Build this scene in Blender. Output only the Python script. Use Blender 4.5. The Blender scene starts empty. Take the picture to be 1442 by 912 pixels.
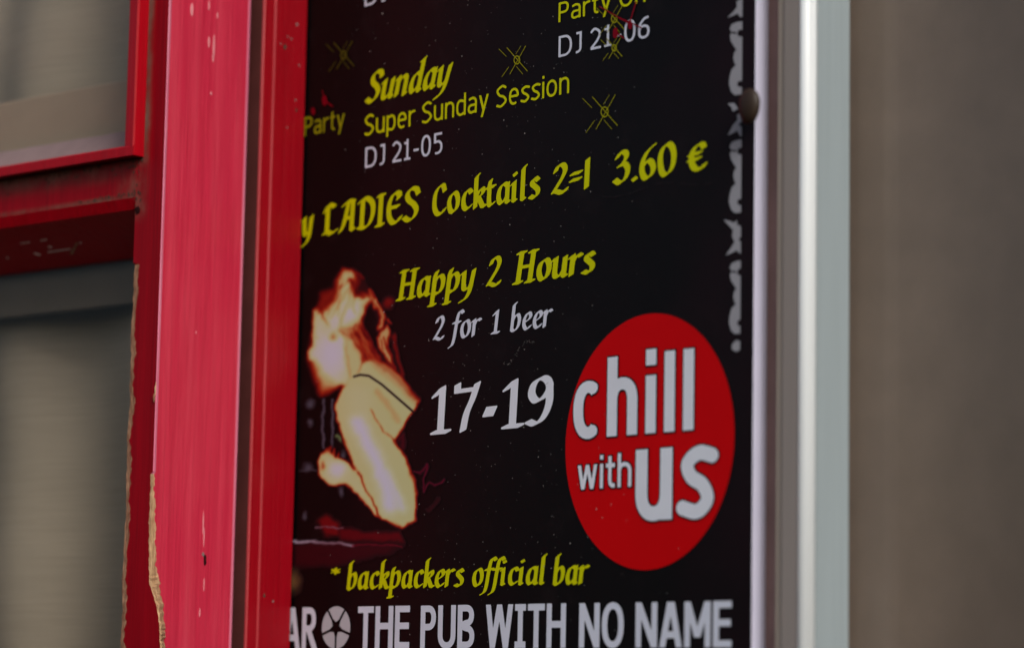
import bpy, bmesh, math, random
import numpy as np
from mathutils import Vector, Matrix
random.seed(4); rng = np.random.default_rng(4)
S = bpy.context.scene
COL = S.collection
# ------------------------------------------------------------------ camera
F, W, H = 4000.0, 1442.0, 912.0
yaw, pitch, roll = (math.radians(a) for a in (47.79, 7.54, 1.02))
fw = np.array([-math.sin(yaw)*math.cos(pitch), math.cos(yaw)*math.cos(pitch), math.sin(pitch)])
rt = np.cross(fw, [0, 0, 1]); rt /= np.linalg.norm(rt); up = np.cross(rt, fw)
rt, up = rt*math.cos(roll)+up*math.sin(roll), up*math.cos(roll)-rt*math.sin(roll)
CAM = np.array([0, -1.4, 0.0])
cd = bpy.data.cameras.new('camera'); cam = bpy.data.objects.new('camera', cd); COL.objects.link(cam)
M3 = Matrix((rt, up, -fw)).transposed()
cam.matrix_world = Matrix.Translation(CAM) @ M3.to_4x4()
cd.sensor_width = 36; cd.lens = F/W*36; cd.clip_start = .05; cd.clip_end = 200
cd.dof.use_dof = True; cd.dof.focus_distance = 2.115; cd.dof.aperture_fstop = 3.0
S.camera = cam
# ------------------------------------------------------------------ light
SUN_EL, SUN_AZ = math.radians(38), math.radians(68)      # azimuth from -Y towards +X
wd = bpy.data.worlds.new("World"); S.world = wd; wd.use_nodes = True
nt = wd.node_tree; bg = nt.nodes['Background']
sky = nt.nodes.new('ShaderNodeTexSky'); sky.sky_type = 'NISHITA'; sky.sun_disc = False
sky.sun_elevation = SUN_EL
sky.air_density = 1.0; sky.dust_density = 5.0; sky.ozone_density = 1.0
sd = Vector((math.sin(SUN_AZ)*math.cos(SUN_EL), -math.cos(SUN_AZ)*math.cos(SUN_EL), math.sin(SUN_EL)))
sky.sun_rotation = math.atan2(sd.x, sd.y)
nt.links.new(sky.outputs[0], bg.inputs[0]); bg.inputs[1].default_value = 0.10
sl = bpy.data.lights.new('sun', 'SUN'); sl.energy = 1.75; sl.angle = math.radians(16); sl.color = (1, .985, .97)
so = bpy.data.objects.new('sun', sl); COL.objects.link(so)
so.rotation_euler = sd.to_track_quat('Z', 'Y').to_euler()
S.view_settings.view_transform = 'Standard'; S.view_settings.look = 'None'
S.view_settings.exposure = 0.0; S.view_settings.gamma = 1

# ------------------------------------------------------------------ measuring helpers (photo pixel -> place on a real plane)
def ray(px, py): return rt*(px-W/2)-up*(py-H/2)+fw*F
def PY(px, py, y=0.0):
    d = ray(px, py); return CAM+d*((y+1.4)/d[1])
def PX(px, py, x):
    d = ray(px, py); return CAM+d*(x/d[0])
def proj(P):
    v = np.asarray(P)-CAM; z = v@fw
    return W/2+F*(v@rt)/z, H/2-F*(v@up)/z

# ------------------------------------------------------------------ object helpers
def tag(o, label=None, cat=None, group=None, kind=None):
    for k, v in (('label', label), ('category', cat), ('group', group), ('kind', kind)):
        if v: o[k] = v
    return o
def empty(name, loc, rz=0, **k):
    o = bpy.data.objects.new(name, None); COL.objects.link(o); o.location = loc; o.rotation_euler = (0, 0, rz)
    o.empty_display_size = .05
    return tag(o, **k)
def obj(name, me, mats, parent=None, smooth=False, **k):
    if isinstance(me, bmesh.types.BMesh):
        bm = me; me = bpy.data.meshes.new(name); bm.to_mesh(me); bm.free()
    if not isinstance(mats, (list, tuple)): mats = [mats]
    for m in mats: me.materials.append(m)
    if smooth: me.polygons.foreach_set('use_smooth', [True]*len(me.polygons))
    o = bpy.data.objects.new(name, me); COL.objects.link(o)
    if parent: o.parent = parent
    return tag(o, **k)
def box(bm, x0, x1, y0, y1, z0, z1, bev=0.0, seg=2):
    r = bmesh.ops.create_cube(bm, size=1)
    for v in r['verts']:
        v.co = Vector(((x0+x1)/2+v.co.x*(x1-x0), (y0+y1)/2+v.co.y*(y1-y0), (z0+z1)/2+v.co.z*(z1-z0)))
    if bev:
        es = {e for v in r['verts'] for e in v.link_edges}
        bmesh.ops.bevel(bm, geom=list(es), offset=bev, segments=seg, profile=.5, affect='EDGES')
    return bm
def prism(prof, z0, z1, nz=1, wob=None):
    """closed (x,y) profile swept up z; wob(x,y,z,i)->(x,y) lets every level differ"""
    bm = bmesh.new(); rows = []
    for k in range(nz+1):
        z = z0+(z1-z0)*k/nz
        rows.append([bm.verts.new((*(wob(x, y, z, i) if wob else (x, y)), z)) for i, (x, y) in enumerate(prof)])
    n = len(prof)
    for a, b in zip(rows, rows[1:]):
        for i in range(n):
            f = bm.faces.new((a[i], a[(i+1) % n], b[(i+1) % n], b[i])); f.material_index = 0
            f.tag = False
    bm.faces.new(rows[0][::-1]); bm.faces.new(rows[-1])
    bmesh.ops.recalc_face_normals(bm, faces=bm.faces[:])
    return bm
def hprism(prof, x0, x1, nx=1):
    """closed (y,z) profile swept along x"""
    bm = bmesh.new(); rows = [[bm.verts.new((x0+(x1-x0)*k/nx, y, z)) for y, z in prof] for k in range(nx+1)]
    n = len(prof)
    for a, b in zip(rows, rows[1:]):
        for i in range(n): bm.faces.new((a[i], a[(i+1) % n], b[(i+1) % n], b[i]))
    bm.faces.new(rows[0][::-1]); bm.faces.new(rows[-1])
    bmesh.ops.recalc_face_normals(bm, faces=bm.faces[:])
    return bm

# ------------------------------------------------------------------ materials
def lin(r, g, b):
    f = lambda c: (c/255/12.92) if c/255 <= .04045 else ((c/255+.055)/1.055)**2.4
    return (f(r), f(g), f(b), 1)
class N:
    def __init__(s, name):
        s.m = bpy.data.materials.new(name); s.m.use_nodes = True; s.t = s.m.node_tree
        s.b = s.t.nodes['Principled BSDF']; s.tc = s.t.nodes.new('ShaderNodeTexCoord')
    def set(s, **k):
        for a, v in k.items(): s.b.inputs[a.replace('_', ' ')].default_value = v
        return s
    def link(s, a, b): s.t.links.new(a, b)
    def noise(s, scale=(1, 1, 1), sc=10, det=4, rough=.6, dist=0, off=(0, 0, 0)):
        mp = s.t.nodes.new('ShaderNodeMapping'); mp.inputs['Scale'].default_value = scale; mp.inputs['Location'].default_value = off
        n = s.t.nodes.new('ShaderNodeTexNoise'); n.inputs['Scale'].default_value = sc; n.inputs['Detail'].default_value = det
        n.inputs['Roughness'].default_value = rough; n.inputs['Distortion'].default_value = dist
        s.link(s.tc.outputs['Object'], mp.inputs[0]); s.link(mp.outputs[0], n.inputs[0]); return n.outputs[0]
    def ramp(s, fac, *stops):
        r = s.t.nodes.new('ShaderNodeValToRGB'); e = r.color_ramp.elements
        while len(e) < len(stops): e.new(.5)
        for el, (p, c) in zip(e, stops):
            el.position = p; el.color = c if isinstance(c, tuple) else (c, c, c, 1)
        s.link(fac, r.inputs[0]); return r.outputs[0]
    def mix(s, fac, a, b, mode='MIX'):
        m = s.t.nodes.new('ShaderNodeMix'); m.data_type = 'RGBA'; m.blend_type = mode
        for v, i in ((fac, 0), (a, 6), (b, 7)):
            if hasattr(v, 'links'): s.link(v, m.inputs[i])
            else: m.inputs[i].default_value = v
        return m.outputs[2]
    def math(s, op, a, b=0):
        m = s.t.nodes.new('ShaderNodeMath'); m.operation = op
        for v, i in ((a, 0), (b, 1)):
            if hasattr(v, 'links'): s.link(v, m.inputs[i])
            else: m.inputs[i].default_value = v
        return m.outputs[0]
    def bump(s, h, st=.3, d=.001):
        b = s.t.nodes.new('ShaderNodeBump'); b.inputs['Strength'].default_value = st; b.inputs['Distance'].default_value = d
        s.link(h, b.inputs['Height']); s.link(b.outputs[0], s.b.inputs['Normal']); return s
    def col(s, c):
        if hasattr(c, 'links'): s.link(c, s.b.inputs['Base Color'])
        else: s.b.inputs['Base Color'].default_value = c
        return s

def paint_mat(name, base, dark, light, rough, chip=.72, coat=.0, spec=.4, streak=1.0, dirt=0.0):
    n = N(name)
    g1 = n.noise((90, 90, 2.2), 4, 6, .65); g2 = n.noise((18, 18, .9), 3, 4, .6, .4, (3, 1, 0)); g3 = n.noise((1, 1, 1), 9, 5, .6)
    c = n.mix(n.ramp(g1, (.3, 0.0), (.75, 1.0)), dark, base)
    c = n.mix(n.math('MULTIPLY', n.ramp(g2, (.45, 0.0), (.75, 1.0)), .55*streak), c, light)
    c = n.mix(n.math('MULTIPLY', n.ramp(g3, (.35, 0.0), (.8, 1.0)), .25), c, dark)
    ch = n.noise((140, 140, 14), 2.5, 3, .5, 0, (7, 2, 5))
    c = n.mix(n.ramp(ch, (chip, 0.0), (chip+.03, 1.0)), c, lin(226, 150, 150))
    if dirt:
        d = n.noise((1, 1, 1), 45, 8, .75); c = n.mix(n.math('MULTIPLY', n.ramp(d, (.46, 0.0), (.72, 1.0)), dirt), c, lin(105, 82, 70))
    n.col(c); n.set(Roughness=rough, Coat_Weight=coat, Coat_Roughness=.18); n.b.inputs['Specular IOR Level'].default_value = spec
    sp = n.noise((260, 260, 26), 1.2, 3, .6, 0, (1, 8, 3)); c = n.mix(n.math('MULTIPLY', n.ramp(sp, (.60, 0.0), (.78, 1.0)), .35), c, dark); n.col(c)
    n.bump(n.math('ADD', n.math('MULTIPLY', g1, .8), n.math('ADD', g2, n.math('MULTIPLY', sp, .3))), .5, .0014)
    return n.m
REDC = paint_mat('casing_red_gloss_paint', lin(150, 0, 20), lin(134, 0, 16), lin(158, 2, 24), .36, .84, .1, .25, .5)
RED = paint_mat('deep_red_gloss_paint', lin(178, 0, 24), lin(150, 0, 16), lin(184, 4, 28), .38, .80, .05, .22, .5)
REDD = paint_mat('dirty_deep_red_paint', lin(172, 0, 26), lin(140, 4, 20), lin(180, 22, 44), .5, .78, .05, .35, .6, .75)
PINK = paint_mat('faded_side_lit_red_paint', lin(208, 42, 74), lin(180, 28, 58), lin(226, 84, 104), .42, .765, .15, .5, 1.0)  # edge face: fading plus brighter side light put into the colour
ARRIS_HL = paint_mat('arris_highlight_paint', lin(226, 140, 168), lin(208, 90, 122), lin(232, 176, 196), .3, .9, .3, .5, .6)  # painted highlight along the stile's arris and back edge
CASING_HL = paint_mat('casing_highlight_paint', lin(180, 60, 66), lin(160, 34, 44), lin(186, 84, 88), .4, .9, .1, .4, .6)  # light caught by the casing's arris and bead, painted as paler red
def wood_mat(name, a, b, c):
    n = N(name); g = n.noise((160, 160, 9), 3, 7, .7, .5); h = n.noise((60, 60, 25), 5, 5, .6)
    n.col(n.mix(n.ramp(h, (.35, 0.0), (.7, 1.0)), n.ramp(g, (.3, a), (.55, b), (.8, c)), a)).set(Roughness=.85)
    return n.bump(g, .8, .003).m
WOOD = wood_mat('bare_pale_wood', lin(160, 116, 82), lin(224, 186, 142), lin(244, 218, 182))
WOODB = wood_mat('bare_brown_wood', lin(120, 72, 46), lin(206, 154, 118), lin(236, 200, 168))
def flat(name, c, rough=.5, spec=.3, var=.0):
    n = N(name); 
    if var:
        k = n.noise((1, 1, 1), 25, 5, .6); n.col(n.mix(n.ramp(k, (.3, 0.0), (.7, 1.0)), tuple(x*(1-var) for x in c[:3])+(1,), c))
    else: n.col(c)
    n.set(Roughness=rough); n.b.inputs['Specular IOR Level'].default_value = spec; return n.m
DIRT = flat('brown_grime', lin(86, 68, 60), .95, .1, .5)
REFL_CHIP = flat('mauve_reflection_and_chips', lin(138, 118, 118), .8, .2, .25)  # sill reflection put into a colour, shared with small chips
DARK = flat('dark_rebate', lin(44, 16, 16), .9, .1, .3)
WALL = flat('brown_render', lin(158, 128, 122), .9, .1, .25)
EDGE = flat('white_board_edge', lin(205, 205, 228), .5, .3, .05)
PIN = flat('brown_pin', lin(50, 37, 26), .5, .4, .3)
def ink(name, c): return flat(name, c, .42, .12, .07)
YEL = ink('yellow_green_ink', lin(206, 212, 0)); WHT = ink('white_ink', lin(214, 222, 238)); WH2 = ink('bright_white_ink', lin(228, 236, 248))
YDIM = ink('shaded_yellow_ink', lin(146, 146, 12)); RIN = ink('dark_red_ink', lin(125, 0, 22)); DOT = ink('dust_grey', lin(176, 176, 170))
BLK = ink('black_ink', lin(24, 10, 16)); DRED = ink('disc_red_ink', lin(204, 0, 6)); GRY = ink('grey_ink', lin(186, 190, 198)); SCRI = ink('dull_grey_ink', lin(156, 158, 166)); YDK = ink('olive_ink', lin(74, 70, 14))
# poster print ground: near black, a red-brown cast towards the right margin, faint grey clouds
n = N('black_print')
sx = n.t.nodes.new('ShaderNodeSeparateXYZ'); n.link(n.tc.outputs['Object'], sx.inputs[0])
k = n.noise((1, 1, 1), 11, 4, .55); k2 = n.noise((1, 1, 1), 30, 6, .7)
g = n.math('ADD', n.math('MULTIPLY', sx.outputs[0], 2.2), n.math('MULTIPLY', k, .6))
c = n.ramp(g, (.1, lin(8, 7, 8)), (.62, lin(12, 12, 13)), (1.0, lin(28, 13, 19)))
c = n.mix(n.math('MULTIPLY', n.ramp(k2, (.55, 0.0), (.85, 1.0)), .35), c, lin(44, 36, 38))
n.col(c).set(Roughness=.36); n.b.inputs['Specular IOR Level'].default_value = .14
n.bump(n.noise((1, 1, 1), 14, 3, .5), .12, .002); BOARD = n.m
# aluminium
def alu(name, c, rough, met):
    n = N(name); k = n.noise((60, 60, 1.5), 4, 4, .6)
    n.col(n.mix(n.ramp(k, (.3, 0.0), (.7, 1.0)), tuple(x*.9 for x in c[:3])+(1,), c)).set(Roughness=rough, Metallic=met)
    return n.m
ALU = alu('grey_green_coated_aluminium', lin(152, 166, 172), .45, .05)
ALUW = alu('edge_highlight_white', lin(226, 234, 238), .35, .0)  # near-white paints in the highlight along the rounded edge
ALUF = alu('grey_brown_flange', lin(150, 143, 138), .6, .0)
ALUE = alu('light_seal', lin(168, 158, 146), .6, 0)
# glass
n = N('window_glass'); gl = n.t.nodes.new('ShaderNodeBsdfGlossy'); gl.inputs['Roughness'].default_value = .03
tr = n.t.nodes.new('ShaderNodeBsdfTransparent'); tr.inputs[0].default_value = (.97, .965, .95, 1)
lw = n.t.nodes.new('ShaderNodeLayerWeight'); lw.inputs[0].default_value = .5
fr = n.math('ADD', n.math('MULTIPLY', n.math('POWER', lw.outputs['Facing'], 5.0), .9), .022)
mx = n.t.nodes.new('ShaderNodeMixShader'); n.link(fr, mx.inputs[0]); n.link(tr.outputs[0], mx.inputs[1]); n.link(gl.outputs[0], mx.inputs[2])
n.link(mx.outputs[0], n.t.nodes['Material Output'].inputs[0]); GLASS = n.m
def cloth(name, a, b):
    n = N(name); w1 = n.noise((14, 14, 700), 1, 3, .6); w2 = n.noise((1, 1, 2), 5, 3, .5); w3 = n.noise((500, 500, 5), 1, 2, .5)
    c = n.mix(n.ramp(n.math('ADD', n.math('MULTIPLY', w1, .5), n.math('MULTIPLY', w2, .5)), (.38, a), (.62, b)), a, b)
    n.link(n.ramp(n.math('ADD', n.math('MULTIPLY', w1, .6), n.math('MULTIPLY', w2, .4)), (.36, a), (.64, b)), n.b.inputs['Base Color'])
    n.set(Roughness=.95); n.b.inputs['Specular IOR Level'].default_value = .1
    return n.bump(n.math('ADD', w1, n.math('MULTIPLY', w3, .5)), .35, .0006).m
CURT = cloth('beige_grey_linen', lin(154, 145, 131), lin(168, 158, 143))
CURT2 = flat('taupe_linen', lin(146, 132, 122), .95, .05, .14)

# ------------------------------------------------------------------ setting
X1 = float(PY(423, 456)[0])             # plane of the red reveal
Z0, Z1 = -.35, 1.0
XR = float(PY(1062, 456)[0])            # right edge of the board
w = bmesh.new(); box(w, X1-.06, XR+.03, .0135, .034, Z0, Z1)
obj('wall', w, WALL, kind='structure')

# ------------------------------------------------------------------ red casing beside the poster
P = lambda px: float(PX(px, 456, X1)[1])
yc = P(358.5); yb = P(375.5)
T = math.radians(7.5)
cas = empty('window_casing', (X1-.03, yc, Z0), label='deep red painted wooden casing standing directly left of the black poster', cat='casing', kind='thing')
def loc(p, e): return [(x-e.location.x, y-e.location.y) for x, y in p]
r = .0016
prof = [(X1-.05, yc), (X1-r, yc), (X1-r*.3, yc+r*.3), (X1, yc+r), (X1, yb-.0012), (X1+.0009, yb-.0004), (X1+.0009, yb+.0004), (X1, yb+.0012), (X1, -.002), (X1-.05, -.002)]
bm = prism(loc(prof, cas), 0, Z1-Z0)
for f in bm.faces:
    cy_ = f.calc_center_median().y+yc
    if f.normal.y < -.95 and cy_ < yc+.0005: f.material_index = 2
    if abs(f.normal.z) < .5 and (cy_ < yc+r and f.calc_center_median().x > .02 or abs(cy_-yb) < .0012): f.material_index = 1
obj('board', bm, [REDC, CASING_HL, flat('brown_groove_shade', lin(108, 58, 56), .9, .1, .3)], cas)  # front face coloured brown to carry the groove's shade
bm = bmesh.new(); box(bm, -.045, .012, P(345)-yc, -.0005, 0, Z1-Z0); obj('rebate', bm, DARK, cas)
for px, py, s in ((401, 66, 1.6), (418, 35, .8), (410, 55, .6), (421, 92, .6), (416, 141, .7), (417, 155, .9), (395, 62, .6), (404, 180, .5), (372, 838, 1.0), (384, 846, .7), (405, 52, .5)):
    q = PX(px, py, X1); bm = bmesh.new(); bmesh.ops.create_circle(bm, cap_ends=True, segments=7, radius=.0011*s)
    for v in bm.verts: v.co = Vector((X1+.0003-cas.location.x, q[1]-yc+v.co.x*(.7+.6*random.random()), q[2]-Z0+v.co.y*(1+.8*random.random())))
    obj('paint_chip', bm, DIRT if s > .8 else REFL_CHIP, cas)

# ------------------------------------------------------------------ the red window leaf, ajar by 7.5 degrees
P0 = PX(341.5, 456, X1)
s_, c_ = math.sin(T), math.cos(T)
# thickness: follow the leaf's edge outwards until it meets pixel column 223
L = .05
for _ in range(200):
    px, _y = proj((P0[0]+L*s_, P0[1]-L*c_, P0[2]))
    L += (px-223)*.0005*.6
leaf = empty('window_leaf', (P0[0], P0[1], Z0), T, label='red painted wooden window leaf with peeling edge, left of the poster', cat='window')
ex, ey = np.array([c_, s_, 0]), np.array([-s_, c_, 0])
O = np.array([P0[0], P0[1], Z0])
def LP(px, py, y):                       # pixel -> leaf coordinates on the leaf plane at local depth y
    d = ray(px, py); t = ((O-CAM)@ey+y)/(d@ey); q = CAM+d*t-O
    return float(q@ex), float(q[2])
def LS(px, py, x=0):                     # pixel -> (y,z) on the leaf's edge face
    d = ray(px, py); t = ((O-CAM)@ex+x)/(d@ex); q = CAM+d*t-O
    return float(q@ey), float(q[2])
yf = -L; HH = Z1-Z0
xsl = LP(183, 456, yf)[0]                # left edge of the stile in the lower light
# stile: front face deep red, edge face paler from fading and painted side light; arris knocked off lower down, bare wood showing
zc0 = LS(213, 668)[1]; zc1 = LS(216, 800)[1]; zc2 = LS(222, 870)[1]
def n1(z, f, s): return math.sin(z*f+s)+.6*math.sin(z*f*2.3+s*2.1)+.4*math.sin(z*f*5.1+s*3.3)
ck = [(LS(214, py)[1], a, b1, b) for py, a, b1, b in ((960, .0012, .015, .0195), (912, .0012, .0142, .0190), (872, .0012, .0120, .0172), (850, .0012, .0085, .0150), (835, .0012, .0050, .0128), (822, .0014, .0014, .0108), (790, .0014, .0004, .0062), (740, .0028, .0003, .0046), (700, .0026, .0003, .0030), (684, .0026, .0003, .0020), (664, .0026, .0003, .0012))]
def chip_r(z):                           # (reach on the front, start and end of the break on the edge face)
    if z > ck[-1][0]: return .0010, .0010, .0030
    o = [float(np.interp(z, [c[0] for c in ck], [c[i] for c in ck])) for i in (1, 2, 3)]
    j = .0004*n1(z, 380, 1)+.0003*n1(z, 900, 4)
    return max(.0008, o[0]+j*.8), max(.0003, o[1]+j*(1 if o[1] > .001 else .1)), max(.0008, o[2]+.0007*n1(z, 330, 2)+.0004*n1(z, 1100, 2))
xl = xsl
def grimy(name, bandfun):
    n = N(name); sx = n.t.nodes.new('ShaderNodeSeparateXYZ'); n.link(n.tc.outputs['Object'], sx.inputs[0])
    g1 = n.noise((90, 90, 2.2), 4, 6, .65); d = n.noise((1, 1, .6), 60, 7, .7); d2 = n.noise((1, 1, 1), 16, 4, .6)
    c = n.mix(n.ramp(g1, (.3, 0.0), (.75, 1.0)), lin(124, 0, 14), lin(158, 0, 20))
    band = bandfun(n, sx.outputs[0], sx.outputs[2])
    k = n.math('MULTIPLY', band, n.ramp(n.math('ADD', n.math('MULTIPLY', d, .6), n.math('MULTIPLY', d2, .4)), (.34, 0.0), (.60, 1.0)))
    c = n.mix(k, c, n.mix(d, lin(64, 44, 38), lin(136, 112, 98)))
    n.col(c); n.link(n.math('ADD', .4, n.math('MULTIPLY', k, .5)), n.b.inputs['Roughness']); n.b.inputs['Specular IOR Level'].default_value = .16
    return n.bump(n.math('ADD', n.math('MULTIPLY', g1, .4), n.math('MULTIPLY', d, .4)), .4, .0012).m
def up_(n, v, a, b):                     # 0 at a, 1 at b
    m = n.t.nodes.new('ShaderNodeMapRange'); m.interpolation_type = 'SMOOTHSTEP'; n.link(v, m.inputs[0]); m.inputs[1].default_value = a; m.inputs[2].default_value = b; return m.outputs[0]
xg = LP(203, 150, yf)[0]; zg0 = LP(203, 226, yf)[1]; zj = LP(195, 290, yf)[1]
STILE = grimy('grimy_stile_paint', lambda n, x, z: n.math('MAXIMUM', n.math('MULTIPLY', up_(n, x, xg+.011, xg+.003), up_(n, z, zg0-.012, zg0+.004)),
              n.math('MULTIPLY', n.math('MULTIPLY', up_(n, x, xl+.020, xl+.006), up_(n, z, zj-.016, zj-.002)), .75)))
zr0 = LP(100, 232, yf)[1]; zr1 = LP(100, 291, yf)[1]
RAIL = grimy('grimy_rail_paint', lambda n, x, z: n.math('MAXIMUM', n.math('MULTIPLY', up_(n, z, zr1+(zr0-zr1)*.30, zr0-.002), .95),
              n.math('MAXIMUM', n.math('MULTIPLY', up_(n, x, xl-.03, xl), .8), n.math('MULTIPLY', up_(n, z, zr1+.005, zr1+.001), .8))))
rows = 800
bm = bmesh.new(); prev = None
xs_back = xl-.002
for k in range(rows+1):
    z = HH*k/rows; a, b1, b = chip_r(z); wl = .0006*n1(z, 70, 5)+.00025*n1(z, 640, 1)+.0006
    rb = z < LP(181, 372, yf)[1]
    wl = wl if rb else 0
    wwid = max(.003, .0060+.0009*n1(z, 130, 3)+.0004*n1(z, 700, 2)) if rb else .0012
    P_ = [(xl+wl*.6, yf+.010+.0008*n1(z, 500, 2)), (xl+wl+wwid*(.12 if rb else .35), yf+(.0009 if rb else .0022)), (xl+wl+wwid, yf+.0001), (-a+b1*1.12, yf), (-a*.25+b1*1.1, yf+.0006+b1*.05), (0, yf+b), (0, -.0042), (0, -.0020), (-.0014, 0), (xl+.01, 0), (xl+.01, yf+.045), (xl, yf+.045)]
    cur = [bm.verts.new((x, y, z)) for x, y in P_]
    if prev:
        n_ = len(cur)
        for i in range(n_):
            f = bm.faces.new((prev[i], prev[(i+1) % n_], cur[(i+1) % n_], cur[i]))
            if i in (0, 1): f.material_index = 2 if rb else 0
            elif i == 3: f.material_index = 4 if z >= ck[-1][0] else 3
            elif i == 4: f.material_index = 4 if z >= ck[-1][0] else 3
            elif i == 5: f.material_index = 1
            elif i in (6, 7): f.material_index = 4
            else: f.material_index = 0
    prev = cur
bmesh.ops.recalc_face_normals(bm, faces=bm.faces[:])
obj('stile', bm, [STILE, PINK, WOODB, WOOD, ARRIS_HL], leaf)
# middle rail: dirty front face, small chamfer, splayed underside
yg = yf+.045
x_r = xl+.0016; x_l = -.62
zt = LP(100, 232, yf)[1]; zch = LP(100, 291, yf)[1]; zlo = LP(100, 307.5, yf+.003)[1]; zun = LP(100, 374, yg-.003)[1]
prof = [(yf-.0, zt), (yf-.0, zch), (yf+.003, zlo), (yg-.003, zun), (yg+.02, zun), (yg+.02, zt)]
bm = hprism(prof, x_l, x_r, 1)
for f in bm.faces:
    f.material_index = 1 if abs(f.normal.y) > .95 and f.calc_center_median().y < yf+.001 else 0
obj('rail', bm, [RED, RAIL], leaf)
# glazing beads of the upper light, standing proud of the sash
yp = yf-.011
zb0 = LP(100, 232, yp)[1]; zb1 = LP(100, 218, yp)[1]
xb0 = LP(190, 150, yp)[0]; xb2 = LP(181, 150, yp+.004)[0]
xb1 = xb0-.0012
bm = hprism([(yp, zb0), (yp, zb1-.0012), (yp+.0008, zb1), (yg-.02, zb1+.008), (yg, zb1+.008), (yg, zb0+.003), (yf+.002, zb0)], x_l, xb0-.0001)
obj('glazing_bead', bm, RED, leaf)
bm = prism([(xb2, yg), (xb2, yp+.004), (xb2+.0012, yp+.0006), (xb1, yp), (xb0, yp+.0012), (xb0, yf+.003), (xb0, yg)], zb0+.0005, HH)
obj('glazing_bead', bm, RED, leaf)
# strip behind the bottom bead, coloured as the sill's reflection in the glass
zp = LP(100, 202, yg-.001)[1]
bm = hprism([(yg-.019, zb1+.004), (yg-.019, zb1+.0095), (yg-.003, zp+.002), (yg-.001, zp), (yg-.001, zb1+.004)], x_l, xb2-.0002, 60)
for v in bm.verts:
    if v.co.z > zb1+.01: v.co.z += .0002*random.gauss(0, 1)
obj('sill_reflection', bm, REFL_CHIP, leaf)
for nm, za, zb, xx in (('pane', zb1-.002, HH, xb2+.004), ('pane', 0, zun+.004, xl+.005)):
    bm = bmesh.new(); box(bm, x_l, xx, yg-.0005, yg+.0035, za, zb); obj(nm, bm, GLASS, leaf)
# back closing of sash so nothing shows past it; grime runs and chips in the joint
def blot(name, mat, pts, y, par=leaf, jit=.0003):
    """small irregular raised flake with pixel outline laid on the leaf's front plane"""
    bm = bmesh.new(); c = [LP(px, py, y) for px, py in pts]
    cx, cz = sum(a for a, _ in c)/len(c), sum(b for _, b in c)/len(c)
    out = []
    for i in range(len(c)):
        (ax, az), (bx, bz) = c[i], c[(i+1) % len(c)]
        m = max(2, int(math.hypot(ax-bx, az-bz)/.0012))
        for k in range(m):
            t = k/m; out.append((ax+(bx-ax)*t+random.gauss(0, jit), az+(bz-az)*t+random.gauss(0, jit)))
    lo = [bm.verts.new((a, y+.0006, b)) for a, b in out]; hi = [bm.verts.new((a, y, b)) for a, b in out]; m = bm.verts.new((cx, y-.0003, cz))
    for i in range(len(out)):
        j = (i+1) % len(out); bm.faces.new((lo[i], lo[j], hi[j], hi[i])); bm.faces.new((hi[i], hi[j], m))
    bmesh.ops.recalc_face_normals(bm, faces=bm.faces[:])
    return obj(name, bm, mat, par)
g = yf-.0004
def soft_dirt():                          # grime line in the corner beside the vertical bead and at the joint
    for i in range(0):
        t = random.random(); py = -20+t*245; px = 203+(1-t)*5+abs(random.gauss(0, 3.2))+1
        yield px, py, random.uniform(.5, 1.5)
    for i in range(50):
        px = random.uniform(0, 205); py0 = 254-px*.155; yield px, py0+abs(random.gauss(0, 7)), random.uniform(.4, 1.4)
    for i in range(40):
        px = random.uniform(110, 200); py0 = 304-px*.16; yield px, py0-abs(random.gauss(0, 2.5)), random.uniform(.4, 1.3)
    for i in range(24):
        yield random.gauss(192, 4), random.uniform(222, 300), random.uniform(.4, 1.2)
bm = bmesh.new()
for px, py, s in soft_dirt():
    x, z = LP(px, py, g); m = random.randint(5, 7); rr = .0009*s
    vs = [bm.verts.new((x+rr*math.cos(2*math.pi*k/m)*random.uniform(.5, 1.2), g-.00005*random.random(), z+rr*1.5*math.sin(2*math.pi*k/m)*random.uniform(.5, 1.2))) for k in range(m)]
    bm.faces.new(vs)
obj('grime', bm, DIRT, leaf, kind='stuff')
blot('joint_gap', DARK, [(189, 293), (194, 291), (197, 294), (196, 299), (192, 302)], yf-.0005)
# scratches and a splinter on the splayed underside
def under(px, py, lift=.0005):
    a = np.array([yf+.003, zlo]); b = np.array([yg-.003, zun]); nrm = np.array([-(b-a)[1], (b-a)[0]]); nrm /= np.linalg.norm(nrm)
    if nrm[1] > 0: nrm = -nrm
    d = ray(px, py); dy, dz = d@ey, d[2]; o = O-CAM
    A = nrm[0]*dy+nrm[1]*dz; B = nrm[0]*(a[0]+o@ey)+nrm[1]*(a[1]+o[2])+lift
    t = B/A; q = CAM+d*t-O; return Vector((q@ex, q@ey, q[2]))
SCRM = flat('pale_scratched_paint', lin(250, 214, 204), .6, .3)
for a, b, wd_, mt in (((67, 355), (99, 350.5), .8, SCRM), ((48, 356.5), (57, 359), 1.2, SCRM), ((68, 347.5), (73, 348), 1.2, SCRM), ((28, 343), (42, 341), .6, SCRM), ((9, 362.5), (12, 363.5), 1.1, SCRM), ((57, 339), (66, 337), .8, SCRM), ((100, 358), (109, 341), 3.2, WOODB), ((112, 342), (115, 342), 1.1, SCRM)):
    bm = bmesh.new(); hv = abs(b[1]-a[1]) > 9
    ox_, oy_ = (wd_, 0) if hv else (0, wd_)
    q = [under(a[0]-ox_*.7, a[1]-oy_), under(b[0]-ox_*.5, b[1]-oy_), under(b[0]+ox_*.6, b[1]+oy_), under(a[0]+ox_*.7, a[1]+oy_)]
    bm.faces.new([bm.verts.new(v) for v in q]); obj('splinter' if mt is WOODB else 'scratch', bm, mt, leaf)
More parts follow.
